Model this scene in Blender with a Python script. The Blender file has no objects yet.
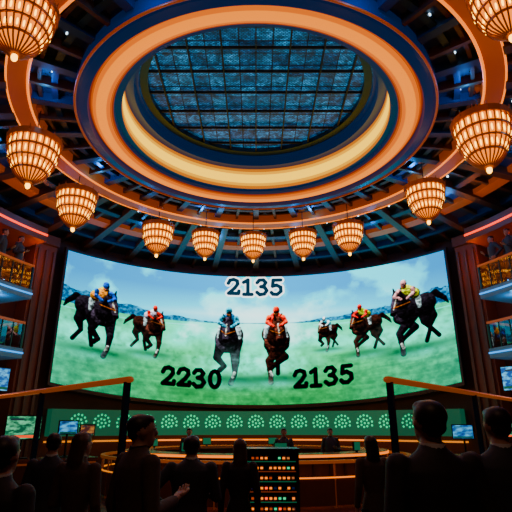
import bpy, math, random
import numpy as np
from mathutils import Vector, Matrix
from mathutils.bvhtree import BVHTree
random.seed(4)
scene = bpy.context.scene
CX, CY = 0.0, 10.8
OC = (0.0, 10.55)      # centre of the oculus
PI = math.pi

# ---------------------------------------------------------------- materials
def mat(name, base=(.1,.1,.1), rough=.6, metal=0., emit=None, es=0., noise=None):
    m = bpy.data.materials.new(name); m.use_nodes = True
    nt = m.node_tree; b = nt.nodes['Principled BSDF']
    b.inputs['Base Color'].default_value = (*base, 1)
    b.inputs['Roughness'].default_value = rough
    b.inputs['Metallic'].default_value = metal
    if emit:
        b.inputs['Emission Color'].default_value = (*emit, 1)
        b.inputs['Emission Strength'].default_value = es
    if noise:
        sc, amt = noise
        tc = nt.nodes.new('ShaderNodeTexCoord'); n = nt.nodes.new('ShaderNodeTexNoise')
        n.inputs['Scale'].default_value = sc; n.inputs['Detail'].default_value = 4
        mx = nt.nodes.new('ShaderNodeMixRGB')
        mx.inputs[1].default_value = (*[c*(1-amt) for c in base], 1)
        mx.inputs[2].default_value = (*[min(1, c*(1+amt)) for c in base], 1)
        nt.links.new(tc.outputs['Object'], n.inputs['Vector'])
        nt.links.new(n.outputs['Fac'], mx.inputs[0])
        nt.links.new(mx.outputs[0], b.inputs['Base Color'])
    return m

M = {}
M['ceil'] = mat('ceiling_navy', (.010,.032,.075), .55, noise=(2., .5))
M['beam'] = mat('beam_brown', (.07,.028,.014), .4, noise=(3., .4))
M['beamblue'] = mat('beam_blue', (.008,.045,.12), .35, .3)
M['lip'] = mat('lip_blue', (.005,.04,.14), .3, .2, emit=(.0,.05,.28), es=.16)  # faint emission paints blue light onto the oculus rims
M['wall'] = mat('wall_brown', (.045,.014,.008), .7, noise=(1.5,.5))
M['column'] = mat('column_bronze', (.12,.036,.012), .5, noise=(1.,.4))
for i,(e,s_) in enumerate((((1.,.09,.0),.30),((1.,.14,.0),.65),((1.,.18,.0),1.05),((1.,.24,.0),1.6))):  # brightness steps paint the cove glow, dim edges to hot core
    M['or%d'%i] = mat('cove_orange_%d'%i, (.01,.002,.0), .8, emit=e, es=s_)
for i,(e,s_) in enumerate((((1.,.26,.0),.8),((1.,.42,.0),1.4),((1.,.54,.0),2.4))):  # same painted glow: amber edges, brighter yellow middle
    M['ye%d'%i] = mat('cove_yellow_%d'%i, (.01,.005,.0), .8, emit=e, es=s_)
M['edge'] = mat('cove_edge', (.1,.02,.0), .5, emit=(1.,.11,.0), es=.5)
M['strip'] = mat('strip_orange', (.1,.03,.0), .5, emit=(1.,.20,.0), es=1.8)
M['bronze'] = mat('ring_bronze', (.34,.08,.008), .4, .2, emit=(1.,.12,.0), es=.17)  # weak emission stands in for orange light on the bronze
M['dark'] = mat('dark_metal', (.012,.012,.015), .45, .3)
M['white_l'] = mat('downlight', (1,1,1), .5, emit=(.6,.85,1.), es=5)
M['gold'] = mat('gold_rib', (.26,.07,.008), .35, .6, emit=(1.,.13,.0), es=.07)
M['glow'] = mat('crystal_glow', (.05,.015,.0), .3, emit=(1.,.21,.0), es=2.0)
M['glow2'] = mat('crystal_bead', (.5,.3,.05), .2, emit=(1.,.46,.02), es=7.)
M['slab'] = mat('balcony_slab', (.10,.22,.32), .4, emit=(.03,.25,.45), es=.08, noise=(3,.2))  # blue emission brightens the slab as if lit
M['blueled'] = mat('blue_led', (.0,.05,.2), .5, emit=(.02,.35,1.), es=1.8)
M['red'] = mat('red_led', (.2,.01,.0), .5, emit=(1.,.045,.0), es=2.6)
M['rail'] = mat('handrail_wood', (.4,.11,.015), .35, emit=(1.,.17,.0), es=.18)  # orange light on the handrails put in as emission
M['counter'] = mat('counter_wood', (.12,.04,.015), .35, noise=(4,.4))
M['countertop'] = mat('counter_top', (.25,.07,.03), .2)
M['green_l'] = mat('green_led', (.0,.3,.12), .5, emit=(.0,.8,.30), es=1.2)
M['tealdark'] = mat('teal_panel', (.0,.10,.06), .5, emit=(0,.4,.18), es=.24)  # emission paints the green haze behind the emblems
M['skin'] = mat('skin', (.42,.22,.15), .55)
M['hair'] = mat('hair_dark', (.012,.009,.008), .5)
M['hairb'] = mat('hair_brown', (.06,.028,.014), .5)
M['shoe'] = mat('shoe_black', (.01,.01,.01), .3)
M['suit'] = mat('suit_black', (.018,.018,.022), .7, noise=(40,.3))
M['suit2'] = mat('suit_navy', (.026,.034,.052), .7, noise=(40,.3))
M['suit3'] = mat('jacket_brown', (.075,.048,.036), .8, noise=(40,.3))
M['pants'] = mat('trousers', (.014,.014,.018), .8)
M['eyew'] = mat('eye_white', (.6,.6,.6), .3)
M['lips'] = mat('lips', (.25,.07,.06), .5)

def glassmat():
    m = bpy.data.materials.new('barrier_glass'); m.use_nodes = True
    nt = m.node_tree; nt.nodes.clear()
    o = nt.nodes.new('ShaderNodeOutputMaterial'); mx = nt.nodes.new('ShaderNodeMixShader')
    t = nt.nodes.new('ShaderNodeBsdfTransparent'); g = nt.nodes.new('ShaderNodeBsdfGlossy')
    t.inputs[0].default_value = (.66,.86,.9,1); g.inputs['Roughness'].default_value = .03
    mx.inputs[0].default_value = .14
    nt.links.new(t.outputs[0], mx.inputs[1])
    nt.links.new(g.outputs[0], mx.inputs[2]); nt.links.new(mx.outputs[0], o.inputs[0])
    return m
M['glass'] = glassmat()

# ---------------------------------------------------------------- mesh builder
class MB:
    def __init__(s): s.v=[]; s.f=[]; s.m=[]; s.mats=[]; s.sm=[]
    def mi(s, k):
        if k not in s.mats: s.mats.append(k)
        return s.mats.index(k)
    def add(s, vs, fs, k, smooth=False):
        o=len(s.v); s.v += [tuple(p) for p in vs]; i=s.mi(k)
        for f in fs: s.f.append(tuple(o+j for j in f)); s.m.append(i); s.sm.append(smooth)
    def box(s, c, sz, k, rz=0.):
        x,y,z=[d/2 for d in sz]; R=Matrix.Rotation(rz,3,'Z'); C=Vector(c)
        vs=[C+R@Vector((a*x,b*y,d*z)) for a in(-1,1) for b in(-1,1) for d in(-1,1)]
        s.add(vs,[(0,1,3,2),(4,6,7,5),(0,4,5,1),(2,3,7,6),(0,2,6,4),(1,5,7,3)],k)
    def hexa(s, vs, k):
        s.add(vs,[(0,1,3,2),(4,6,7,5),(0,4,5,1),(2,3,7,6),(0,2,6,4),(1,5,7,3)],k)
    def loft(s, secs, k, seg=14, cap=True, smooth=True):
        vs=[]; fs=[]
        for c,a,b in secs:
            c=Vector(c);a=Vector(a);b=Vector(b)
            for i in range(seg):
                t=2*PI*i/seg; vs.append(c+a*math.cos(t)+b*math.sin(t))
        for j in range(len(secs)-1):
            for i in range(seg):
                i2=(i+1)%seg; fs.append((j*seg+i,j*seg+i2,(j+1)*seg+i2,(j+1)*seg+i))
        if cap:
            fs.append(tuple(reversed(range(seg)))); n=(len(secs)-1)*seg
            fs.append(tuple(range(n,n+seg)))
        s.add(vs,fs,k,smooth)
    def tube(s, pts, rads, k, seg=12, flat=1.):
        pts=[Vector(p) for p in pts]; secs=[]
        if not hasattr(rads,'__len__'): rads=[rads]*len(pts)
        prev=None
        for i,p in enumerate(pts):
            d=(pts[min(i+1,len(pts)-1)]-pts[max(i-1,0)]).normalized()
            ref=prev if prev is not None else (Vector((1,0,0)) if abs(d.x)<.8 else Vector((0,1,0)))
            a=(ref-d*ref.dot(d)).normalized(); b=d.cross(a); prev=a
            secs.append((p,a*rads[i],b*rads[i]*flat))
        s.loft(secs,k,seg)
    def ell(s, c, r, k, seg=16, rings=10, rot=None):
        vs=[];fs=[]; C=Vector(c)
        R=rot if rot else Matrix.Identity(3)
        for j in range(1,rings):
            ph=PI*j/rings
            for i in range(seg):
                t=2*PI*i/seg
                vs.append(C+R@Vector((r[0]*math.sin(ph)*math.cos(t),r[1]*math.sin(ph)*math.sin(t),-r[2]*math.cos(ph))))
        b=len(vs); vs.append(C+R@Vector((0,0,-r[2]))); vs.append(C+R@Vector((0,0,r[2])))
        for j in range(rings-2):
            for i in range(seg):
                i2=(i+1)%seg; fs.append((j*seg+i,j*seg+i2,(j+1)*seg+i2,(j+1)*seg+i))
        for i in range(seg):
            i2=(i+1)%seg; fs.append((b,i2,i)); fs.append((b+1,(rings-2)*seg+i,(rings-2)*seg+i2))
        s.add(vs,fs,k,True)
    def lathe(s, prof, k, a0=0., a1=360., seg=128, c=(CX,CY), closed=False, smooth=False, sx=1., sy=1.):
        full=abs(a1-a0)>=359.9; n=len(prof); cols=seg if full else seg+1
        vs=[];fs=[]
        for i in range(cols):
            a=math.radians(a0+(a1-a0)*i/seg)
            for r,z in prof: vs.append((c[0]+r*math.sin(a)*sx, c[1]+r*math.cos(a)*sy, z))
        m=n if closed else n-1
        for i in range(seg):
            i2=(i+1)%cols
            for j in range(m):
                j2=(j+1)%n; fs.append((i*n+j,i2*n+j,i2*n+j2,i*n+j2))
        if closed and not full:
            fs.append(tuple(range(n))); fs.append(tuple(reversed(range(seg*n,seg*n+n))))
        s.add(vs,fs,k,smooth)
    def mesh(s, name):
        me=bpy.data.meshes.new(name); me.from_pydata(s.v,[],s.f); me.update()
        for k in s.mats: me.materials.append(M[k])
        me.polygons.foreach_set('material_index',s.m); me.polygons.foreach_set('use_smooth',s.sm)
        return me
    def obj(s, name, parent=None, loc=(0,0,0), rz=0.):
        o=bpy.data.objects.new(name,s.mesh(name)); scene.collection.objects.link(o)
        o.location=loc; o.rotation_euler=(0,0,rz)
        if parent: o.parent=parent
        return o
def empty(name, loc=(0,0,0)):
    e=bpy.data.objects.new(name,None); scene.collection.objects.link(e); e.location=loc; return e
def P(r, a, z):  # polar from hall centre, azimuth deg from +Y
    t=math.radians(a); return (CX+r*math.sin(t), CY+r*math.cos(t), z)
def Rst(a, R=9.6, back=15.):
    t=math.radians(a); s_,c_=abs(math.sin(t)),math.cos(t)
    if c_>=0: return R
    r=R/s_ if s_>1e-6 else 1e9
    return min(r, back/abs(c_))

# ---------------------------------------------------------------- room shell
mb=MB()
mf=bpy.data.materials.new('carpet'); mf.use_nodes=True
nt=mf.node_tree; b=nt.nodes['Principled BSDF']
tc=nt.nodes.new('ShaderNodeTexCoord'); vo=nt.nodes.new('ShaderNodeTexVoronoi'); vo.inputs['Scale'].default_value=1.6
cr=nt.nodes.new('ShaderNodeValToRGB'); cr.color_ramp.elements[0].color=(.30,.045,.02,1); cr.color_ramp.elements[1].color=(.05,.015,.02,1)
cr.color_ramp.elements[1].position=.6
nt.links.new(tc.outputs['Object'],vo.inputs['Vector']); nt.links.new(vo.outputs['Distance'],cr.inputs[0])
nt.links.new(cr.outputs[0],b.inputs['Base Color']); b.inputs['Roughness'].default_value=.4
M['floor']=mf
mb.add([(-9.6,-4.2,0),(9.6,-4.2,0)]+[P(9.6,a,0) for a in range(90,-91,-5)],[tuple(range(2+37))],'floor')
mb.obj('floor')

mb=MB()  # curved front wall
mb.lathe([(9.6,0),(9.6,9.1),(9.8,9.1),(9.8,0)],'wall',-90,90,60,closed=True); mb.obj('wall_front')
for nm,c,sz in (('wall_left',(-9.7,3.3,4.55),(.2,15,9.1)),('wall_right',(9.7,3.3,4.55),(.2,15,9.1)),('wall_back',(0,-4.3,4.55),(19.6,.2,9.1))):
    mb=MB(); mb.box(c,sz,'wall'); mb.obj(nm)

# ceiling: outer sloped plate + inner recessed annulus + oculus structure
mb=MB(); vs=[];fs=[];n=144
for i in range(n):
    a=360*i/n; vs+= [P(5.75,a,8.95),P(Rst(a),a,8.42),P(Rst(a),a,8.7),P(5.75,a,9.2)]
for i in range(n):
    j=(i+1)%n
    for q in range(4): q2=(q+1)%4; fs.append((i*4+q,j*4+q,j*4+q2,i*4+q2))
mb.add(vs,fs,'ceil')
mb.lathe([(4.05,9.15),(5.8,9.15)],'ceil')
mb.lathe([(3.52,8.86),(3.50,8.96),(3.34,8.97)],'lip',c=OC)
mb.lathe([(3.34,9.68),(3.12,9.68),(3.12,9.9),(3.02,9.9),(3.02,10.2)],'lip',c=OC)
mb.lathe([(4.36,9.2),(4.36,8.76),(4.28,8.72),(4.09,8.70),(4.07,8.84)],'lip',c=OC)
mb.obj('ceiling')
mb=MB()
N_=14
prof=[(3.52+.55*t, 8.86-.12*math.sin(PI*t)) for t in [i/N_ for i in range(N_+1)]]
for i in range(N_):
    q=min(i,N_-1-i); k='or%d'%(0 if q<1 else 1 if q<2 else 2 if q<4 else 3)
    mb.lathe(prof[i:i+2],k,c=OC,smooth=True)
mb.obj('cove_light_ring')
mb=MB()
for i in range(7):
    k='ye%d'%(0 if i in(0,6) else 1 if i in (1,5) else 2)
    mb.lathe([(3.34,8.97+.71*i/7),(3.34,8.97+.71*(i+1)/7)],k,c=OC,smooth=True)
mb.obj('cove_light_ring')
mb=MB()
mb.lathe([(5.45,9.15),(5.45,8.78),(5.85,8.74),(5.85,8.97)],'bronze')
mb.lathe([(5.44+.03*math.cos(t),8.77+.03*math.sin(t)) for t in [2*PI*i/8 for i in range(8)]],'strip',closed=True,smooth=True)
mb.lathe([(5.86+.022*math.cos(t),8.74+.022*math.sin(t)) for t in [2*PI*i/8 for i in range(8)]],'strip',closed=True,smooth=True)
mb.obj('trim_1')
mb=MB()
mb.lathe([(4.37+.03*math.cos(t),8.73+.03*math.sin(t)) for t in [2*PI*i/8 for i in range(8)]],'bronze',closed=True,smooth=True,c=OC)
for r,z,w,k in ((4.85,9.13,.14,'beamblue'),(5.2,9.13,.08,'beam')):
    mb.lathe([(r,z),(r,z-.12),(r+w,z-.12),(r+w,z)],k)
mb.obj('trim_2')
mb=MB()
def slope(r): return 8.95-(r-5.75)*.53/3.85
for r,w,k,dz in ((6.5,.2,'beamblue',.2),(7.3,.35,'bronze',.16),(8.4,.16,'beamblue',.2)):
    for (a0,a1,sg) in ((-90,90,72),(90,145,24),(-145,-90,24)):
        mb.lathe([(r,slope(r)),(r,slope(r)-dz),(r+w,slope(r+w)-dz),(r+w,slope(r+w))],k,a0,a1,sg)
mb.obj('trim_3')
def radial(mb,a,r0,z0,r1,z1,w,h,k):
    t=math.radians(a); s=Vector((math.cos(t),-math.sin(t),0))*w/2
    vs=[]
    for sd in (-1,1):
        for (r,z) in ((r0,z0),(r1,z1)):
            for dz in (0,-h): vs.append(Vector(P(r,a,z+dz))+s*sd)
    mb.hexa(vs,k)
mb=MB()
for i in range(48):
    a=i*7.5
    radial(mb,a,4.12+.27*(1-math.cos(math.radians(a))),9.15,5.45,9.15,.09 if i%2 else .2,.22,'beam' if i%2 else 'beamblue')
for i in range(64):
    a=-180+i*360/64
    R=min(Rst(a),11)-.05
    radial(mb,a,5.85,8.95,R,slope(R) if R<9.6 else 8.43,.1 if i%2 else .24,.14 if i%2 else .26,'beam')
mb.obj('ceiling_beams')
mb=MB()
for i in range(24):
    c=P(4.98,i*15+3.75,9.1); mb.ell(c,(.035,.035,.03),'white_l',8,6)
for i in range(32):
    c=P(6.15,i*11.25+2.8,8.86); mb.ell(c,(.03,.03,.03),'white_l',8,6)
mb.obj('downlights')

# skylight
ms=bpy.data.materials.new('skylight_panes'); ms.use_nodes=True; nt=ms.node_tree; b=nt.nodes['Principled BSDF']
tc=nt.nodes.new('ShaderNodeTexCoord'); br=nt.nodes.new('ShaderNodeTexBrick'); br.inputs['Scale'].default_value=1.25
br.inputs['Color1'].default_value=(.0,.06,.19,1); br.inputs['Color2'].default_value=(.02,.24,.50,1); br.inputs['Mortar'].default_value=(.0,.01,.03,1)
br.inputs['Mortar Size'].default_value=.02; br.offset=0; br.inputs['Brick Width'].default_value=.5; br.inputs['Row Height'].default_value=.5
b2=nt.nodes.new('ShaderNodeTexBrick'); b2.inputs['Scale'].default_value=6.; b2.inputs['Color1'].default_value=(.35,.35,.35,1); b2.inputs['Color2'].default_value=(1.5,1.5,1.5,1)
b2.inputs['Mortar'].default_value=(.15,.15,.15,1); b2.inputs['Mortar Size'].default_value=.06
nz=nt.nodes.new('ShaderNodeTexNoise'); nz.inputs['Scale'].default_value=5; nz.inputs['Detail'].default_value=8; nz.inputs['Roughness'].default_value=.7
rp=nt.nodes.new('ShaderNodeValToRGB'); rp.color_ramp.elements[0].position=.42; rp.color_ramp.elements[1].position=.62
rp.color_ramp.elements[0].color=(.4,.4,.4,1); rp.color_ramp.elements[1].color=(1.5,1.5,1.5,1)
mx=nt.nodes.new('ShaderNodeMixRGB'); mx.blend_type='MULTIPLY'; mx.inputs[0].default_value=1
mx2=nt.nodes.new('ShaderNodeMixRGB'); mx2.blend_type='MULTIPLY'; mx2.inputs[0].default_value=1
for q in (br,nz,b2): nt.links.new(tc.outputs['Object'],q.inputs['Vector'])
nt.links.new(nz.outputs['Fac'],rp.inputs[0]); nt.links.new(br.outputs['Color'],mx.inputs[1]); nt.links.new(rp.outputs[0],mx.inputs[2])
nt.links.new(mx.outputs[0],mx2.inputs[1]); nt.links.new(b2.outputs['Color'],mx2.inputs[2])
nt.links.new(mx2.outputs[0],b.inputs['Emission Color']); b.inputs['Emission Strength'].default_value=1.2
b.inputs['Base Color'].default_value=(.003,.012,.03,1); b.inputs['Roughness'].default_value=.5
M['skyp']=ms
sk=empty('skylight')
mb=MB(); mb.add([(OC[0]+3.12*math.sin(math.radians(a)),OC[1]+3.12*math.cos(math.radians(a)),10.15) for a in range(0,360,5)],[tuple(range(72))],'skyp'); mb.obj('panes',sk)
mb=MB(); rr=2.97
for i in range(-3,4):
    x=i*.8; L=math.sqrt(rr*rr-x*x)
    mb.box((OC[0]+x,OC[1],10.08),(.035,2*L,.1),'dark')
    mb.box((OC[0],OC[1]+x,10.09),(2*L,.025,.08),'dark')
mb.lathe([(2.8,10.15),(2.8,10.0),(3.0,9.98)],'beamblue',c=OC)
mb.obj('mullions',sk)

# ---------------------------------------------------------------- chandeliers
def chandelier(x,y,zc,w):
    s=w; mb=MB(); top=8.9
    if math.hypot(x-CX,y-CY)<5.45: top=9.1
    H=1.12*s; zt=zc+H/2
    prof=[(.44,0),(.5,-.10),(.49,-.25),(.45,-.45),(.37,-.65),(.26,-.82),(.14,-.93),(.05,-.98)]
    c=(0,0)
    def sc(p,k=1.): return [(r*s*k,zt+z*s) for r,z in p]
    mb.lathe(sc(prof,.9),'glow',seg=32,c=c,smooth=True)
    for i in range(24):
        t=2*PI*i/24
        mb.tube([(r*s*math.cos(t),r*s*math.sin(t),zt+z*s) for r,z in prof],.015*s,'gold',5)
        for (r,z) in ((.475,-.17),(.45,-.40),(.355,-.62)):
            tt=t+PI/24; mb.ell((r*s*math.cos(tt),r*s*math.sin(tt),zt+z*s),(.018*s,.018*s,.07*s),'glow2',6,5)
    for (r,z,h,o) in ((.495,-.04,.065,.035),(.47,-.29,.022,.025),(.42,-.52,.018,.025),(.31,-.73,.022,.02)):
        mb.lathe([(r*s,zt+(z-h)*s),((r+o)*s,zt+(z-h)*s),((r+o)*s,zt+(z+h)*s),(r*s,zt+(z+h)*s)],'gold',seg=32,c=c,closed=True)
    for i in range(14):
        t=2*PI*i/14
        mb.tube([(.52*s*math.cos(t),.52*s*math.sin(t),zt-.03*s),(.54*s*math.cos(t),.54*s*math.sin(t),zt+.08*s)],[.018*s,.006*s],'gold',6)
    mb.lathe([(.44*s,zt),(.3*s,zt+.07*s),(.1*s,zt+.11*s),(.03*s,zt+.2*s),(.012,zt+.2*s)],'gold',seg=24,c=c,smooth=True)
    mb.ell((0,0,zt-1.02*s),(.05*s,.05*s,.07*s),'glow2',10,8)
    mb.tube([(0,0,zt+.15*s),(0,0,top-.03)],.014,'dark',6)
    mb.lathe([(.0,top-.08),(.12,top-.07),(.14,top)],'gold',seg=16,c=c)
    mb.obj('chandelier',loc=(x,y,0))
for (x,y,w,dz) in ((-5.27,9.9,1.16,-.14),(-5.25,12.7,1.12,-.08),(-3.34,15.15,1.04,-.04),(-1.78,15.75,.93,0),(-.1,16.0,.91,0),(1.65,15.75,.94,0),(3.15,15.15,1.0,0),
                (4.82,12.3,1.06,-.06),(5.04,9.15,1.2,-.14),(-3.85,6.15,1.02,.1),(3.95,5.85,1.02,.2)):
    chandelier(x,y,7.65+dz,w)

# ---------------------------------------------------------------- video wall (picture painted per vertex)
def painted(W,H):
    S=W/388.
    X,Y=np.meshgrid((np.arange(W)+.5)/S+62,(np.arange(H)+.5)/H*132)
    rng=np.random.default_rng(3)
    def noise(cx,cy,oct=5,seed=0,p=.55):
        r=np.random.default_rng(seed); out=np.zeros((H,W)); amp=1;tot=0
        for o in range(oct):
            nx,ny=int(cx*2**o)+2,int(cy*2**o)+2
            g=r.random((ny,nx)); fx=np.linspace(0,nx-1.001,W); fy=np.linspace(0,ny-1.001,H)
            ix=fx.astype(int);iy=fy.astype(int);tx=fx-ix;ty=fy-iy
            tx=tx*tx*(3-2*tx);ty=ty*ty*(3-2*ty)
            a=g[np.ix_(iy,ix)];b_=g[np.ix_(iy,ix+1)];c_=g[np.ix_(iy+1,ix)];d=g[np.ix_(iy+1,ix+1)]
            v=(a*(1-tx)+b_*tx)*(1-ty)[:,None]+(c_*(1-tx)+d*tx)*ty[:,None]
            out+=v*amp;tot+=amp;amp*=p
        return out/tot
    def mixc(a,b_,t): return a*(1-t[...,None])+np.array(b_)*t[...,None]
    sky=np.ones((H,W,3))*np.array([.0,.62,.80])
    cdx=np.abs(X-256)/194
    sky=mixc(sky,[.0,.50,.68],np.clip(cdx-.2,0,1)*.9)
    cl=noise(9,4,6,11); clm=np.clip((cl-.49)*6,0,1)
    sky=mixc(sky,[.68,1.,1.],clm*.85*(1-.3*cdx))
    sky=mixc(sky,[.88,1.,1.],np.clip(1-np.abs(Y-42)/26,0,1)*(1-cdx*.75))
    g=np.ones((H,W,3))*np.array([.0,.735,.515])
    g=mixc(g,[.0,.54,.36],np.clip((Y-74)/46,0,1))
    g=mixc(g,[.0,.58,.55],np.clip(cdx-.35,0,1)*.7)
    gn=noise(60,26,4,5); g=g*(.74+.52*gn[...,None])
    st=noise(8,50,3,8); g=g*(.86+.28*st[...,None])
    haze=np.clip(1-(Y-48)/36,0,1)*np.exp(-((X-256)/100)**2)
    g=mixc(g,[.72,1.,.97],haze*.95)
    hz=50+2*cdx
    C=np.where((Y>hz)[...,None],g,sky)
    hh=noise(26,1,4,21)[0]
    dist=np.clip((cdx-.22)*1.6,0,1)
    topy=50-(3+11*hh[None,:])*dist-9*np.clip(cdx-.6,0,1)
    m=((Y>topy)&(Y<hz+1)).astype(float)
    cn=noise(160,60,2,31)
    C=mixc(C,[.02,.34,.46],m*.8); C=C+((cn-.5)*.7*m*.8)[...,None]
    m=np.exp(-((Y-(53+5*cdx))/.6)**2)*(cdx>.3); C=mixc(C,[.8,.95,.95],m*.6)
    C=np.clip(C,0,1)
    fur=noise(220,90,3,77)
    def cap(p0,p1,r0,r1,col,alpha=1.,soft=.8,shade=1.):
        x0,x1=min(p0[0]-r0,p1[0]-r1)-2,max(p0[0]+r0,p1[0]+r1)+2
        y0,y1=min(p0[1]-r0,p1[1]-r1)-2,max(p0[1]+r0,p1[1]+r1)+2
        i0,i1=max(0,int((x0-62)*S)),min(W,int((x1-62)*S)+1); j0,j1=max(0,int(y0/132*H)),min(H,int(y1/132*H)+1)
        if i1<=i0 or j1<=j0: return
        xx=X[j0:j1,i0:i1];yy=Y[j0:j1,i0:i1]
        dx,dy=p1[0]-p0[0],p1[1]-p0[1];L=dx*dx+dy*dy+1e-9
        t=np.clip(((xx-p0[0])*dx+(yy-p0[1])*dy)/L,0,1)
        r=r0+(r1-r0)*t; ex=xx-(p0[0]+dx*t);ey=yy-(p0[1]+dy*t)
        d=np.sqrt(ex**2+ey**2); a=np.clip((r-d)/soft+.5,0,1)*alpha
        sh=1+shade*(1.1*np.clip(-(ey/np.maximum(r,.1)),-.8,1)-.4*np.clip(ex/np.maximum(r,.1),-1,1))+2.0*(fur[j0:j1,i0:i1]-.5)
        c=np.array(col)[None,None]*np.maximum(sh,.15)[...,None]
        C[j0:j1,i0:i1]=C[j0:j1,i0:i1]*(1-a[...,None])+np.clip(c,0,1)*a[...,None]
    def puff(cx,cy,rx,ry,al,col=(.70,1.,.93)):
        d=((X-cx)/rx)**2+((Y-cy)/ry)**2
        a=np.exp(-d*1.5)*al*(.1+1.8*gn); a=np.clip(a,0,1)[...,None]
        C[:]=C*(1-a)+np.array(col)*a
    def horse(cx,cy,s,k,coat,silk,silk2,lead=1):
        q=lambda x,y:(cx+x*s,cy-y*s)
        puff(cx+k*.75*s,cy+.45*s,s*1.1,s*.36,.6)
        puff(cx+k*.2*s,cy+.82*s,s*.8,s*.13,.9,(.0,.24,.14))
        dk=[c*.55 for c in coat]; lt=[min(1,c*1.9) for c in coat]
        def chain(pts,rs,col):
            for a,b_,ra,rb in zip(pts,pts[1:],rs,rs[1:]): cap(q(*a),q(*b_),ra*s,rb*s,col)
        chain([(k*.72,.24),(k*.98,.30),(k*1.25,.14),(k*1.35,.02)],[.05,.075,.05,.015],dk)
        chain([(k*.62,.05),(k*.82,-.18),(k*.70,-.40),(k*.95,-.62)],[.19,.10,.045,.045],dk)
        chain([(k*.5+.06,.0),(k*.46+.08,-.25),(k*.56+.1,-.42),(k*.44+.08,-.68)],[.18,.10,.045,.045],dk)
        chain([(k*.66,.14),(k*.3,.08),(0,.04)],[.22,.22,.28],coat)
        chain([(-.14,-.08),(-.20*lead-.03,-.34),(-.07,-.52),(-.16,-.60)],[.135,.075,.05,.055],dk)
        chain([(.13,-.08),(.17*lead,-.42),(.14*lead,-.70),(.1*lead-.03,-.86)],[.135,.075,.046,.058],coat)
        chain([(.14*lead,-.66),(.11*lead,-.74)],[.035,.035],[.45,.47,.45])
        cap(q(-.11,-.02),q(-.06,-.11),.16*s,.13*s,lt); cap(q(.11,-.02),q(.06,-.11),.16*s,.13*s,coat)
        cap(q(0,-.14),q(0,.02),.035*s,.03*s,dk)
        chain([(k*.16-.18,.28),(k*.12-.22,.08)],[.065,.04],[.5,.56,.56]); chain([(k*.16+.18,.28),(k*.12+.22,.08)],[.065,.04],[.5,.56,.56])
        chain([(k*.34,.40),(k*.08,.49)],[.12,.14],silk)
        chain([(0,.08),(-k*.10,.26),(-k*.2,.42)],[.21,.165,.12],coat)
        chain([(k*.02,.24),(-k*.10,.36),(-k*.14,.50)],[.05,.05,.04],[.03,.02,.02])
        chain([(-k*.2,.42),(-k*.32,.22),(-k*.40,.03)],[.11,.088,.064],lt)
        chain([(-k*.2-.06,.47),(-k*.2-.085,.59)],[.035,.012],coat); chain([(-k*.2+.06,.47),(-k*.2+.085,.59)],[.035,.012],coat)
        chain([(-k*.24,.36),(-k*.37,.12)],[.02,.014],[.6,.6,.56])
        cap(q(-k*.41-.025,.02),q(-k*.41+.025,.02),.035*s,.035*s,[.03,.02,.02])
        chain([(-k*.05-.14,.22),(-k*.36,.15),(-k*.05+.14,.22)],[.012,.012,.012],[.4,.25,.15])
        chain([(k*.08-.15,.51),(-.20,.40),(-.07,.32)],[.055,.042,.032],silk2)
        chain([(k*.08+.15,.51),(.20,.40),(.07,.32)],[.055,.042,.032],silk2)
        cap(q(k*.02,.60),q(k*.0,.63),.058*s,.054*s,[.45,.29,.22]); cap(q(k*.02,.67),q(k*.02,.69),.074*s,.066*s,silk2)
        puff(cx+k*.35*s,cy+.88*s,s*.65,s*.13,.4)
    for i in range(22): puff(180+rng.random()*150,50+rng.random()*22,14,8,.5,(.84,1,.98))
    blk=[.09,.08,.095]; brn=[.13,.08,.07]
    horse(325,63,22,.6,brn,[.2,.5,.55],[.8,.9,.9])
    horse(154,63,32,-.7,brn,[.5,.48,.52],[.5,.15,.1])
    horse(361,62,32,.7,brn,[.45,.5,.12],[.55,.15,.15],-1)
    horse(104,58,46,-.62,blk,[.6,.42,.05],[.08,.22,.42])
    horse(406,55,46,.66,blk,[.5,.52,.16],[.55,.42,.42],-1)
    horse(228,70,48,.15,blk,[.03,.28,.38],[.18,.44,.50])
    horse(277,69,48,-.15,brn,[.55,.10,.04],[.65,.24,.08],-1)
    D={'2':[[(.06,1.0),(.2,1.28),(.5,1.36),(.8,1.24),(.84,.96),(.62,.62),(.1,.12),(.92,.12),(.95,.34)]],
       '1':[[(.14,1.12),(.5,1.34),(.5,.08)],[(.16,.06),(.84,.06)]],
       '3':[[(.08,1.1),(.25,1.32),(.6,1.34),(.8,1.1),(.62,.8),(.38,.74),(.7,.68),(.88,.4),(.68,.1),(.3,.04),(.06,.25)]],
       '5':[[(.86,1.30),(.22,1.30),(.17,.76),(.5,.86),(.84,.66),(.86,.3),(.55,.04),(.2,.06),(.06,.22)]],
       '0':[[(.5+.37*math.cos(t),.7+.62*math.sin(t)) for t in [2*PI*i/20 for i in range(21)]]]}
    def cflat(p0,p1,r0,col,alpha):
        x0,x1=min(p0[0],p1[0])-r0-2,max(p0[0],p1[0])+r0+2; y0,y1=min(p0[1],p1[1])-r0-2,max(p0[1],p1[1])+r0+2
        i0,i1=max(0,int((x0-62)*S)),min(W,int((x1-62)*S)+1); j0,j1=max(0,int(y0/132*H)),min(H,int(y1/132*H)+1)
        xx=X[j0:j1,i0:i1];yy=Y[j0:j1,i0:i1]; dx,dy=p1[0]-p0[0],p1[1]-p0[1];L=dx*dx+dy*dy+1e-9
        t=np.clip(((xx-p0[0])*dx+(yy-p0[1])*dy)/L,0,1)
        d=np.sqrt((xx-p0[0]-dx*t)**2+(yy-p0[1]-dy*t)**2); a=(np.clip((r0-d)/.4+.5,0,1)*alpha)[...,None]
        C[j0:j1,i0:i1]=C[j0:j1,i0:i1]*(1-a)+np.array(col)*a
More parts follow.
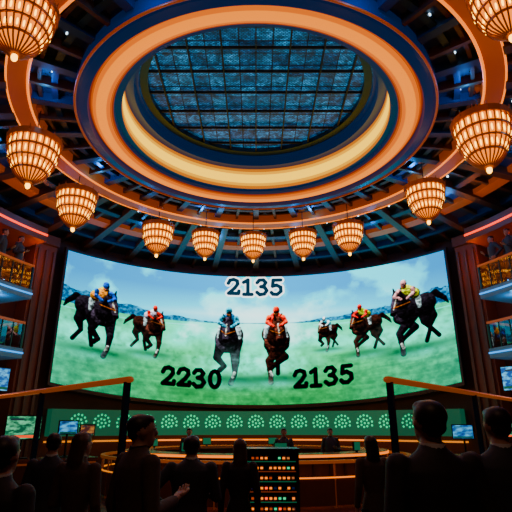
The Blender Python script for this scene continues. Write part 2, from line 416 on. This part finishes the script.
    def text(st_,cx,cy,h,col,halo,hal,adv=1.2,tilt=0.,bw=.17):
        u=h/1.4; w=len(st_)*adv*u
        for ps in (0,1):
            if ps==0 and hal<=0: continue
            for i,ch in enumerate(st_):
                for line in D[ch]:
                    for a,b_ in zip(line,line[1:]):
                        f=lambda p:(cx-w/2+(i*adv+p[0]+.1)*u, cy+h/2-p[1]*u+tilt*(i-1.5)*u)
                        cflat(f(a),f(b_),(bw if ps else bw+.14)*u,halo if ps==0 else col,hal if ps==0 else 1)
    text('2135',255,11.5,17.5,[.0,.20,.26],[1,1,1],1,bw=.16)
    text('2230',193,108,17.5,[.0,.01,.01],[.3,.8,.6],0)
    text('2135',322,107,17.5,[.0,.01,.01],[.3,.8,.6],0,tilt=-.05)
    return np.clip(C,0,1)
W,H=1100,374
img=painted(W,H)**2.6
lum=img@np.array([.2126,.7152,.0722]); img=np.clip(lum[...,None]+(img-lum[...,None])*1.35,0,1.2)
SC=(0,11.24); SR=8.76; TH=52.3
RISE=.6
def spt(th,v,off=0.):
    t=math.radians(th); q=(th/TH)**2
    zb=2.54+RISE*q; zt=7.86
    return (SC[0]+(SR-off)*math.sin(t), SC[1]+(SR-off)*math.cos(t), zb+(zt-zb)*v)
vw=empty('curved_video_screen')
th=np.linspace(-TH,TH,W); vv=1-np.linspace(0,1,H)
T,V=np.meshgrid(np.radians(th),vv); q=(np.degrees(T)/TH)**2
zb=2.54+RISE*q; Z=zb+(7.86-zb)*V
co=np.stack([SR*np.sin(T),11.24+SR*np.cos(T),Z],-1).reshape(-1,3).astype(np.float32)
idx=np.arange(W*H).reshape(H,W)
fa=np.stack([idx[:-1,:-1],idx[1:,:-1],idx[1:,1:],idx[:-1,1:]],-1).reshape(-1,4)
me=bpy.data.meshes.new('display'); me.vertices.add(W*H); me.vertices.foreach_set('co',co.ravel())
nf=len(fa); me.loops.add(nf*4); me.loops.foreach_set('vertex_index',fa.ravel().astype(np.int32))
me.polygons.add(nf); me.polygons.foreach_set('loop_start',np.arange(0,nf*4,4,dtype=np.int32))
me.update(calc_edges=True); me.validate()
ca=me.color_attributes.new('Picture','FLOAT_COLOR','POINT')
rgba=np.ones((W*H,4),dtype=np.float32); rgba[:,:3]=img.reshape(-1,3); ca.data.foreach_set('color',rgba.ravel())
md=bpy.data.materials.new('led_display'); md.use_nodes=True; nt=md.node_tree; b=nt.nodes['Principled BSDF']
at=nt.nodes.new('ShaderNodeVertexColor'); at.layer_name='Picture'
nt.links.new(at.outputs['Color'],b.inputs['Emission Color']); b.inputs['Emission Strength'].default_value=2.4
b.inputs['Base Color'].default_value=(.002,.002,.002,1); b.inputs['Roughness'].default_value=.7; b.inputs['Specular IOR Level'].default_value=.02
me.materials.append(md); o=bpy.data.objects.new('display',me); scene.collection.objects.link(o); o.parent=vw
mb=MB()
N=60
for i in range(N):
    a,b2_=-TH-.4+(2*TH+.8)*i/N,-TH-.4+(2*TH+.8)*(i+1)/N
    for (v0,v1) in ((-.025,0.),(1.,1.02)):
        mb.hexa([spt(a,v0,-.1),spt(a,v1,-.1),spt(a,v0,.05),spt(a,v1,.05),spt(b2_,v0,-.1),spt(b2_,v1,-.1),spt(b2_,v0,.05),spt(b2_,v1,.05)],'dark')
    mb.add([spt(a,-.02,-.1),spt(b2_,-.02,-.1),spt(b2_,1.02,-.1),spt(a,1.02,-.1)],[(0,1,2,3)],'dark')
for sd in (-1,1):
    a,b2_=sd*TH,sd*(TH+.6)
    mb.hexa([spt(a,-.02,-.1),spt(a,1.02,-.1),spt(a,-.02,.05),spt(a,1.02,.05),spt(b2_,-.02,-.1),spt(b2_,1.02,-.1),spt(b2_,-.02,.05),spt(b2_,1.02,.05)],'dark')
mb.obj('bezel',vw)

# wall details beneath the screen
mb=MB()
mb.lathe([(9.25,1.42),(9.25,2.3),(9.57,2.3),(9.57,1.42)],'tealdark',-48,48,60,closed=True)
for i in range(17):
    a=-42+i*5.25
    def ep(u,v,o=.02):
        return P(9.25-o,a+math.degrees(u/9.2),1.85+v)
    for ring,(rr_,n_) in enumerate(((0.,1),(.14,7),(.28,13))):
        for j in range(n_):
            t=2*PI*j/n_+ (0 if ring<2 else .2); s=.045
            if ring==2 and math.sin(t)<-.6: continue
            u,v=rr_*math.cos(t),rr_*math.sin(t)
            mb.add([ep(u+s*math.cos(q),v+s*math.sin(q)) for q in [PI/3*z for z in range(6)]],[tuple(range(6))],'green_l')
mb.obj('emblem_frieze')
mb=MB(); mb.lathe([(9.25,1.22),(9.25,1.27),(9.57,1.27),(9.57,1.22)],'strip',-48,48,60,closed=True); mb.obj('trim_4')

# pilasters
for sd in (-1,1):
    mb=MB()
    mb.lathe([(9.0,0),(9.0,8.1),(9.57,8.1),(9.57,0)],'column',sd*52.8,sd*58,6,closed=True)
    mb.lathe([(8.85,0),(8.85,.5),(9.57,.5),(9.57,0)],'beam',sd*52.8,sd*58.5,6,closed=True)
    mb.lathe([(8.85,7.8),(8.85,8.14),(9.57,8.14),(9.57,7.8)],'beam',sd*52.8,sd*58.5,6,closed=True)
    for a in (53.4,55.25,57.1):
        mb.box(P(8.97,sd*a,4.1),(.08,.08,7.),'beam',-math.radians(sd*a))
    mb.obj('pilaster')

# balconies
def balcony(sd,z):
    e=MB(); a0,a1=65.,100.
    e.lathe([(7.4,z-.28),(7.4,z),(9.55,z),(9.55,z-.28)],'slab',sd*a0,sd*a1,24,closed=True)
    e.lathe([(7.37,z-.15),(7.37,z-.11),(7.42,z-.11),(7.42,z-.15)],'blueled',sd*a0,sd*a1,24,closed=True)
    e.lathe([(9.2,z-.34),(9.2,z-.28),(9.28,z-.28),(9.28,z-.34)],'red',sd*a0,sd*a1,24,closed=True)
    e.lathe([(7.5,z+.06),(7.5,z+.72)],'glass',sd*a0,sd*a1,24)
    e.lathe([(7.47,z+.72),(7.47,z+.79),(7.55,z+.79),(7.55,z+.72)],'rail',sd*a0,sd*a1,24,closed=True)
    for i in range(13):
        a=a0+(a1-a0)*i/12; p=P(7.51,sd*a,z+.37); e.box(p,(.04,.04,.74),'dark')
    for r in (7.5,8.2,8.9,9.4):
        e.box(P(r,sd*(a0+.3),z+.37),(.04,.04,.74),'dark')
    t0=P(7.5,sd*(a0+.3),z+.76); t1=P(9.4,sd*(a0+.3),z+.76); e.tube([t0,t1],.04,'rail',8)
    if z<5:
        for k2 in range(3):
            zz=z+.3+.4*k2
            e.lathe([(9.2,zz),(9.2,zz+.04),(9.5,zz+.04),(9.5,zz)],'beam',sd*66,sd*90,18,closed=True)
            for i in range(30):
                a=66.5+i*.77; p=P(9.33,sd*a,0); hh=.14+.08*random.random()
                e.tube([(p[0],p[1],zz+.04),(p[0],p[1],zz+.04+hh),(p[0],p[1],zz+.09+hh),(p[0],p[1],zz+.13+hh)],[.035,.035,.013,.013],random.choice(['edge','gold','lip','slab','rail','counter']),6)
    e.obj('balcony')
for sd in (-1,1):
    for z in (5.6,3.85): balcony(sd,z)
    mb=MB()
    mb.lathe([(8.0,7.5),(8.0,7.95),(9.57,7.95),(9.57,7.5)],'column',sd*60,sd*90,24,closed=True)
    mb.lathe([(7.97,7.68),(7.97,7.74),(8.0,7.74),(8.0,7.68)],'red',sd*60,sd*90,24,closed=True); mb.obj('cornice')

# ---------------------------------------------------------------- round betting counter
mb=MB(); c=(0,15.6)
kw=dict(c=c,seg=72,closed=True,sx=1.18)
mb.lathe([(2.75,0),(2.75,1.02),(3.1,1.02),(3.1,0)],'counter',**kw)
mb.lathe([(2.6,1.02),(2.6,1.1),(3.3,1.1),(3.3,1.02)],'countertop',**kw)
mb.lathe([(3.28,1.03),(3.28,1.09),(3.32,1.09),(3.32,1.03)],'strip',**kw)
for z,k in ((.5,'strip'),(.08,'edge')):
    mb.lathe([(3.1,z-.02),(3.1,z+.03),(3.13,z+.03),(3.13,z-.02)],k,**kw)
for i in range(48):
    t=2*PI*i/48; mb.box((c[0]+3.12*1.18*math.sin(t),c[1]+3.12*math.cos(t),.55),(.06,.06,.9),'beam',-t)
for a in range(-70,251,40):
    t=math.radians(a); p=(c[0]+2.95*1.18*math.sin(t),c[1]+2.95*math.cos(t))
    mb.box((p[0],p[1],1.25),(.34,.04,.24),'dark',-t); mb.box((p[0],p[1],1.12),(.05,.05,.06),'dark',-t)
    for s_ in (-1,1): mb.box((p[0]+s_*.025*math.sin(t),p[1]+s_*.025*math.cos(t),1.25),(.3,.005,.2),'tealdark',-t)
mb.obj('round_betting_counter')
mb=MB(); kw=dict(c=c,seg=72,closed=True,sx=1.18)
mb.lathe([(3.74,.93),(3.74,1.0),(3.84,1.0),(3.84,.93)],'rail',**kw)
mb.lathe([(3.77,.05),(3.77,.62),(3.81,.62),(3.81,.05)],'column',**kw)
mb.lathe([(3.80,.62),(3.80,.65),(3.83,.65),(3.83,.62)],'strip',**kw)
for i in range(30):
    t=2*PI*i/30; mb.tube([(c[0]+3.79*1.18*math.sin(t),c[1]+3.79*math.cos(t),0),(c[0]+3.79*1.18*math.sin(t),c[1]+3.79*math.cos(t),.95)],.025,'gold',8)
mb.obj('crowd_rail')
mb=MB(); kw=dict(c=c,seg=48,sx=1.3)
mb.lathe([(0,.8),(1.1,.8),(1.2,.84),(1.15,.92),(0,.92)],'countertop',**kw)
mb.lathe([(0,.925),(1.0,.925)],'green_l',**kw)
mb.lathe([(.5,0),(.35,.3),(.4,.8)],'counter',**kw); mb.obj('gaming_table')

def scrmat(name,c1,c2,es,scale):
    m=bpy.data.materials.new(name); m.use_nodes=True; nt=m.node_tree; b=nt.nodes['Principled BSDF']
    tc=nt.nodes.new('ShaderNodeTexCoord'); n=nt.nodes.new('ShaderNodeTexNoise'); n.inputs['Scale'].default_value=scale; n.inputs['Detail'].default_value=3
    mp=nt.nodes.new('ShaderNodeMapping'); mp.inputs['Scale'].default_value=(1,1,2.2)
    r=nt.nodes.new('ShaderNodeValToRGB'); r.color_ramp.elements[0].color=(*c2,1); r.color_ramp.elements[1].color=(*c1,1)
    r.color_ramp.elements[0].position=.42; r.color_ramp.elements[1].position=.68
    nt.links.new(tc.outputs['Object'],mp.inputs[0]); nt.links.new(mp.outputs[0],n.inputs['Vector']); nt.links.new(n.outputs['Fac'],r.inputs[0])
    nt.links.new(r.outputs[0],b.inputs['Emission Color']); b.inputs['Emission Strength'].default_value=es; b.inputs['Base Color'].default_value=(.01,.01,.01,1)
    M[name]=m
scrmat('scr_green',(.2,.9,.4),(.0,.12,.05),1.2,9); scrmat('scr_blue',(.1,.6,1.),(.0,.06,.3),1.4,6); scrmat('scr_warm',(1,.3,.05),(.1,.02,.02),1.2,9)
def monitor(x,y,z,w,h,k,base,rz=0.):
    mb=MB()
    mb.box((0,0,z),(w,.05,h),'dark'); mb.box((0,-.03,z),(w-.05,.012,h-.05),k)
    mb.box((0,.05,z),(w*.5,.05,h*.5),'dark')
    mb.box((0,-.037,z-h*.36),(w-.07,.006,h*.1),'red' if k=='scr_green' else 'tealdark'); mb.box((-w*.2,-.037,z+h*.32),(w*.35,.006,h*.07),'slab')
    if base is not None:
        mb.tube([(0,.04,base),(0,.04,z-h/4)],.025,'dark',8); mb.box((0,.03,base+.012),(w*.45,.2,.024),'dark')
    else:
        mb.box((0,.12,z),(.1,.16,.1),'dark')
    return mb.obj('monitor' if base is not None else 'wall_television',loc=(x,y,0),rz=rz)
def desk(x,y,L,rz):
    mb=MB(); mb.box((0,0,1.07),(L,.7,.06),'countertop'); mb.box((0,-.28,.52),(L-.1,.05,1.04),'counter')
    for s_ in (-1,1): mb.box((s_*(L/2-.06),0,.52),(.06,.6,1.04),'counter')
    mb.box((0,-.32,1.0),(L-.1,.03,.04),'bronze'); mb.obj('betting_desk',loc=(x,y,0),rz=rz)
desk(-5.0,10.9,3.2,math.radians(35)); desk(5.4,12.1,2.6,math.radians(-35))
monitor(-4.95,10.85,1.72,.72,.5,'scr_green',1.1,math.radians(30)); monitor(-4.2,11.4,1.72,.42,.3,'scr_blue',1.1,math.radians(30))
monitor(5.0,12.35,1.62,.5,.34,'scr_blue',1.1,math.radians(-30)); monitor(5.75,11.85,1.66,.5,.34,'scr_green',1.1,math.radians(-30))
monitor(-7.4,13.75,3.0,1.1,.66,'scr_blue',None,math.radians(60)); monitor(7.5,14.0,3.05,1.1,.7,'scr_blue',None,math.radians(-60))
monitor(-3.85,11.65,1.66,.34,.26,'scr_warm',1.1,math.radians(30))

# odds terminal rack in the middle
mb=MB()
mb.box((0,.22,.72),(.74,.04,1.42),'dark')
for s_ in (-1,1): mb.box((s_*.37,0,.72),(.04,.46,1.44),'dark')
mb.box((0,0,1.45),(.8,.5,.05),'dark'); mb.box((0,0,.05),(.78,.48,.1),'dark')
for i in range(11):
    z=.15+i*.117; mb.box((0,0,z),(.7,.44,.014),'counter')
    mb.box((0,-.225,z),(.7,.01,.01),'bronze' if i%2 else 'tealdark')
    for j in range(12):
        x=-.315+j*.057
        if random.random()<.12: continue
        mb.box((x,-.12,z+.04),(.042,.16,.06),'counter'); mb.box((x,-.205,z+.04),(.032,.01,.024),random.choice(['green_l','glow','strip','strip','strip','edge','lip','scr_warm','red']))
mb.obj('odds_terminal',loc=(.16,6.9,0))

# ---------------------------------------------------------------- glass barriers
def barrier(p0,p1,n):
    mb=MB(); a=Vector((*p0,0)); b_=Vector((*p1,0)); d=b_-a; L=d.length; ang=math.atan2(d.y,d.x); u=d/L
    hz=2.28
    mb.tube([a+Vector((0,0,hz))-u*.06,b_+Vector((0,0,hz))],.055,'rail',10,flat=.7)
    mb.tube([a+Vector((0,0,.12)),b_+Vector((0,0,.12))],.03,'dark',8)
    mb.add([a+Vector((0,0,.12)),b_+Vector((0,0,.12)),b_+Vector((0,0,hz)),a+Vector((0,0,hz))],[(0,1,2,3)],'glass')
    for i in range(n+1):
        p=a+d*i/n; mb.box((p.x,p.y,hz/2),(.06,.07,hz-.02),'beamblue',ang); mb.box((p.x,p.y,.02),(.16,.16,.04),'dark',ang)
    mb.obj('glass_barrier')
barrier((-1.56,6.0),(-5.3,10.0),2); barrier((1.62,6.0),(5.9,11.2),2)

# ---------------------------------------------------------------- people
def resample(pts,rads,step=.04):
    P_=[];R_=[]
    for a,b_,ra,rb in zip(pts,pts[1:],rads,rads[1:]):
        a=Vector(a);b_=Vector(b_);n=max(1,int((b_-a).length/step))
        for i in range(n): P_.append(a.lerp(b_,i/n)); R_.append(ra+(rb-ra)*i/n)
    P_.append(Vector(pts[-1]));R_.append(rads[-1]); return P_,R_
def hand(mb,w,d,nrm,side,k,curl=.4):
    w=Vector(w);d=Vector(d).normalized();n=Vector(nrm);n=(n-d*n.dot(d)).normalized();s=d.cross(n).normalized()*side
    mb.loft([(w-d*.03,s*.026,n*.02),(w+d*.01,s*.03,n*.018),(w+d*.05,s*.042,n*.017),(w+d*.085,s*.043,n*.014),(w+d*.098,s*.036,n*.009)],k,12)
    for i,L in enumerate((.07,.08,.075,.058)):
        p=w+d*.088+s*(.030-.02*i); pts=[p-d*.02]; dd=d.copy(); ax=d.cross(n)
        for q,f in enumerate((.45,.32,.23)):
            pts.append(pts[-1]+dd*(L*f+(.02 if q==0 else 0))); dd=(Matrix.Rotation(curl,3,ax)@dd).normalized()
        mb.tube(pts,[.0095,.009,.008,.0065],k,8)
    p=w+d*.025+s*.03
    mb.tube([p-s*.012,p+s*.022+d*.025+n*.008,p+s*.03+d*.052+n*.014,p+s*.026+d*.074+n*.018],[.014,.011,.010,.007],k,8)
def armj(am,sd,wd):
    if am=='down': return (sd*.25*wd,-.045,1.14),(sd*.255*wd,.03,.9),(0,.15,-1),(-sd,0,0)
    if am=='bent': return (sd*.25*wd,-.02,1.13),(sd*.13,.22,1.17),(-sd*.45,.7,.35),(0,-.3,1)
    return (sd*.38,-.08,1.18),(sd*.2,.04,1.02),(-sd*.4,.6,-.5),(-sd,0,0)
cache={}
def person(x,y,h,face,arms=('down','down'),stride=0.,female=False,top='suit',skin='skin',hair='hair',yaw=0.,pitch=0.,name=None,z=0.,wide=1.):
    key=(arms,stride,female,top,skin,hair,yaw,pitch)
    if key not in cache:
        mb=MB(); wd=.9 if female else 1.04
        T=[(.80,.172,.125,0),(.88,.178,.13,0),(.97,.168,.122,0),(1.08,.158 if not female else .13,.112,0),(1.2,.17,.122,0),(1.32,.19,.128,-.005),(1.40,.195,.115,-.01),(1.455,.15,.092,-.012),(1.495,.09,.075,-.01),(1.52,.062,.062,-.005)]
        if female: T[1]=(.88,.19,.13,0)
        S=[]
        for a,b_ in zip(T,T[1:]):
            for q in (0,.5): S.append(tuple(a[j]+(b_[j]-a[j])*q for j in range(4)))
        S.append(T[-1])
        mb.loft([((0,yo,zz),(rx*wd,0,0),(0,ry,0)) for zz,rx,ry,yo in S],'top',24)
        for sd in (-1,1):
            st=stride*sd
            hip=(sd*.088,0,.88); kn=(sd*.095,.02+st*.22,.49); an=(sd*.1,-.02+st*.34,.09)
            if st<0: an=(sd*.1,-.02+st*.6,.13)
            p,r=resample([hip,kn,an],[.098,.064,.05]); mb.tube(p,r,'pants',14)
            ax,ay,az=an
            mb.ell((ax,ay+.06,.045+(az-.09)),(.046,.135,.045),'shoe',14,8); mb.ell((ax,ay-.03,.06+(az-.09)),(.04,.055,.06),'shoe',12,8)
            sh=(sd*.185*wd,-.01,1.425)
            el,wr,hd,nr=armj(arms[0] if sd<0 else arms[1],sd,wd)
            mb.ell(sh,(.066,.066,.07),'top',14,8)
            p,r=resample([sh,el,wr],[.064,.05,.038]); mb.tube(p,r,'top',14)
            mb.ell(el,(.05,.05,.05),'top',12,8)
        p,r=resample([(0,-.012,1.47),(0,.005,1.59)],[.058,.052],.03); mb.tube(p,r,'sk',14)
        mb.loft([((0,-.012,1.485),(.078,0,0),(0,.075,.01)),((0,-.008,1.535),(.066,0,0),(0,.066,.01))],'top',16)
        R=Matrix.Rotation(yaw,3,'Z')@Matrix.Rotation(pitch,3,'X'); hc=Vector((0,.01,1.6))
        def hp(v): return hc+R@(Vector(v)-Vector((0,0,1.6)))
        mb.ell(hp((0,0,1.655)),(.077,.094,.098),'sk',20,14,R)
        mb.loft([(hp((0,.012,1.66)),R@Vector((.07,0,0)),R@Vector((0,.078,0))),(hp((0,.02,1.60)),R@Vector((.06,0,0)),R@Vector((0,.068,0))),(hp((0,.036,1.555)),R@Vector((.045,0,0)),R@Vector((0,.05,0))),(hp((0,.05,1.528)),R@Vector((.024,0,0)),R@Vector((0,.028,0)))],'sk',18)
        mb.loft([(hp((0,.09,1.66)),R@Vector((.007,0,0)),R@Vector((0,.008,0))),(hp((0,.104,1.625)),R@Vector((.012,0,0)),R@Vector((0,.016,0))),(hp((0,.098,1.607)),R@Vector((.017,0,0)),R@Vector((0,.014,0)))],'sk',10)
        for sd in (-1,1): mb.ell(hp((sd*.079,-.005,1.635)),(.012,.02,.032),'sk',10,8,R)
        mb.ell(hp((0,-.018,1.685)),(.085,.092,.082),'hr',20,14,R)
        mb.ell(hp((0,.03,1.722)),(.066,.06,.038),'hr',16,10,R)
        if female:
            mb.loft([(hp((0,-.03,1.70)),R@Vector((.088,0,0)),R@Vector((0,.08,0))),(hp((0,-.055,1.6)),R@Vector((.092,0,0)),R@Vector((0,.058,0))),(hp((0,-.075,1.5)),R@Vector((.095,0,0)),R@Vector((0,.05,0))),(hp((0,-.09,1.38)),R@Vector((.07,0,0)),R@Vector((0,.03,0)))],'hr',18)
        else: mb.ell(hp((0,-.05,1.625)),(.068,.05,.045),'hr',16,10,R)
        for k in ('top','pants','shoe','sk','hr'): M.setdefault(k,M['suit'])
        me=mb.mesh('raw'); ob=bpy.data.objects.new('raw',me); scene.collection.objects.link(ob)
        rm=ob.modifiers.new('r','REMESH'); rm.mode='VOXEL'; rm.voxel_size=.0125; rm.use_smooth_shade=True
        sm=ob.modifiers.new('s','SMOOTH'); sm.factor=.5; sm.iterations=3
        dg=bpy.context.evaluated_depsgraph_get(); ev=ob.evaluated_get(dg); m2=bpy.data.meshes.new_from_object(ev)
        bv=BVHTree.FromPolygons([Vector(v) for v in mb.v],mb.f)
        out=MB(); lab={'top':top,'pants':'pants','shoe':'shoe','sk':skin,'hr':hair}
        out.v=[tuple(v.co) for v in m2.vertices]
        for p_ in m2.polygons:
            _,_,i,_=bv.find_nearest(p_.center); k=lab[mb.mats[mb.m[i]]]
            out.f.append(tuple(p_.vertices)); out.m.append(out.mi(k)); out.sm.append(True)
        bpy.data.objects.remove(ob)
        for sd in (-1,1):
            am=arms[0] if sd<0 else arms[1]
            el,wr,hd,nr=armj(am,sd,wd)
            w_=Vector(wr)+Vector(hd).normalized()*.02
            hand(out,w_,hd,nr,sd,skin)
        for sd in (-1,1):
            out.ell(hp((sd*.031,.083,1.657)),(.015,.012,.009),'eyew',10,8,R); out.ell(hp((sd*.031,.0935,1.657)),(.006,.004,.006),'hair',8,6,R)
            out.ell(hp((sd*.032,.09,1.679)),(.018,.007,.004),hair,10,6,R)
        out.ell(hp((0,.087,1.578)),(.024,.010,.007),'lips',12,6,R)
        out.loft([((0,-.01,1.515),(.066,0,0),(0,.068,.008)),((0,-.006,1.545),(.061,0,0),(0,.062,.008))],'eyew' if top!='suit3' else 'pants',18,cap=False)
        cache[key]=out.mesh('figure')
    o=bpy.data.objects.new(name or ('woman' if female else 'man'),cache[key]); scene.collection.objects.link(o)
    s=h/1.765; o.scale=(s*wide,s*wide,s); o.location=(x,y,z); o.rotation_euler=(0,0,math.radians(face))
    return o
A=dict(arms=('down','down'),top='suit',yaw=.12,pitch=.12)
B=dict(arms=('bent','down'),top='suit2',yaw=.2)
Dd=dict(arms=('hip','bent'),top='suit2',yaw=-.1,pitch=.1)
G=dict(arms=('bent','down'),female=True,top='suit3',yaw=-.3,hair='hairb')
person(1.02,3.0,1.90,8,wide=1.05,**A)
person(1.66,3.5,1.88,-6,**B)
person(-.90,4.0,1.84,-50,('down','bent'),0,top='suit3',yaw=-.35,pitch=.05,wide=1.08)
person(-.67,5.4,1.66,5,wide=1.12,**Dd)
person(-.19,6.1,1.61,0,('down','down'),.25,female=True,top='suit',yaw=.1,hair='hairb')
person(1.42,6.4,1.64,12,('down','bent'),.2,female=True,top='suit3')
person(-1.62,4.8,1.70,-12,**G)
person(-1.50,3.1,1.70,-15,**A)
person(-2.2,5.6,1.68,5,**B)
for x,y in ((-1.9,14.6),(0.75,13.8),(2.2,15.2)):
    person(x,y,1.70,180+random.uniform(-15,15),name='dealer',**B)
for sd in (-1,1):
    for a,f,kw in ((67.5,0,Dd),(72,12,B),(77,-10,G)):
        p=P(7.85,sd*a,5.6)
        person(p[0],p[1],1.7,(-90 if sd<0 else 90)+f,name='balcony_guest',z=5.6,**kw)

# ---------------------------------------------------------------- lights
def pl(loc,col,e,r=.08):
    l=bpy.data.lights.new('added_point','POINT'); l.color=col; l.energy=e; l.shadow_soft_size=r
    o=bpy.data.objects.new('added_light',l); scene.collection.objects.link(o); o.location=loc  # bare point lights added to tint and fill the hall, no fixtures
for i in range(8): pl(P(5.1,22.5+45*i,8.8),(.01,.28,1.),26)  # blue lights added to tint the ceiling, inner and outer rows
for i in range(10): pl(P(6.9,-112+25*i,8.2),(.01,.3,1.),20)
for sd in (-1,1):
    pl(P(8.3,sd*60,7.0),(1.,.16,.01),36); pl(P(8.6,sd*74,7.0),(1.,.07,.01),26); pl(P(7.9,sd*71,5.1),(.1,.5,1.),18); pl(P(8.4,sd*74,3.2),(1.,.25,.06),18)  # added orange, red and blue lights washing columns and balconies
for x in (-3,0,3): pl((x,16.5,2.9),(1.,.25,.05),40)  # added warm lights giving the orange glow around the counter
for x in (-2.5,2.5): pl((x,7.5,5.2),(1.,.35,.1),60)  # added warm fill floating mid-hall to raise the ambient
pl((0,0,7.5),(1.,.5,.3),130)  # unseen warm fill added overhead to lift the foreground figures
w=bpy.data.worlds.new('World'); scene.world=w; w.use_nodes=True
w.node_tree.nodes['Background'].inputs[0].default_value=(.02,.03,.05,1); w.node_tree.nodes['Background'].inputs[1].default_value=.3

cam=bpy.data.cameras.new('camera'); co_=bpy.data.objects.new('camera',cam); scene.collection.objects.link(co_)
co_.location=(0,0,1.75); co_.rotation_euler=(math.radians(109.5),0,0); cam.lens=33.75; cam.sensor_width=36
scene.camera=co_
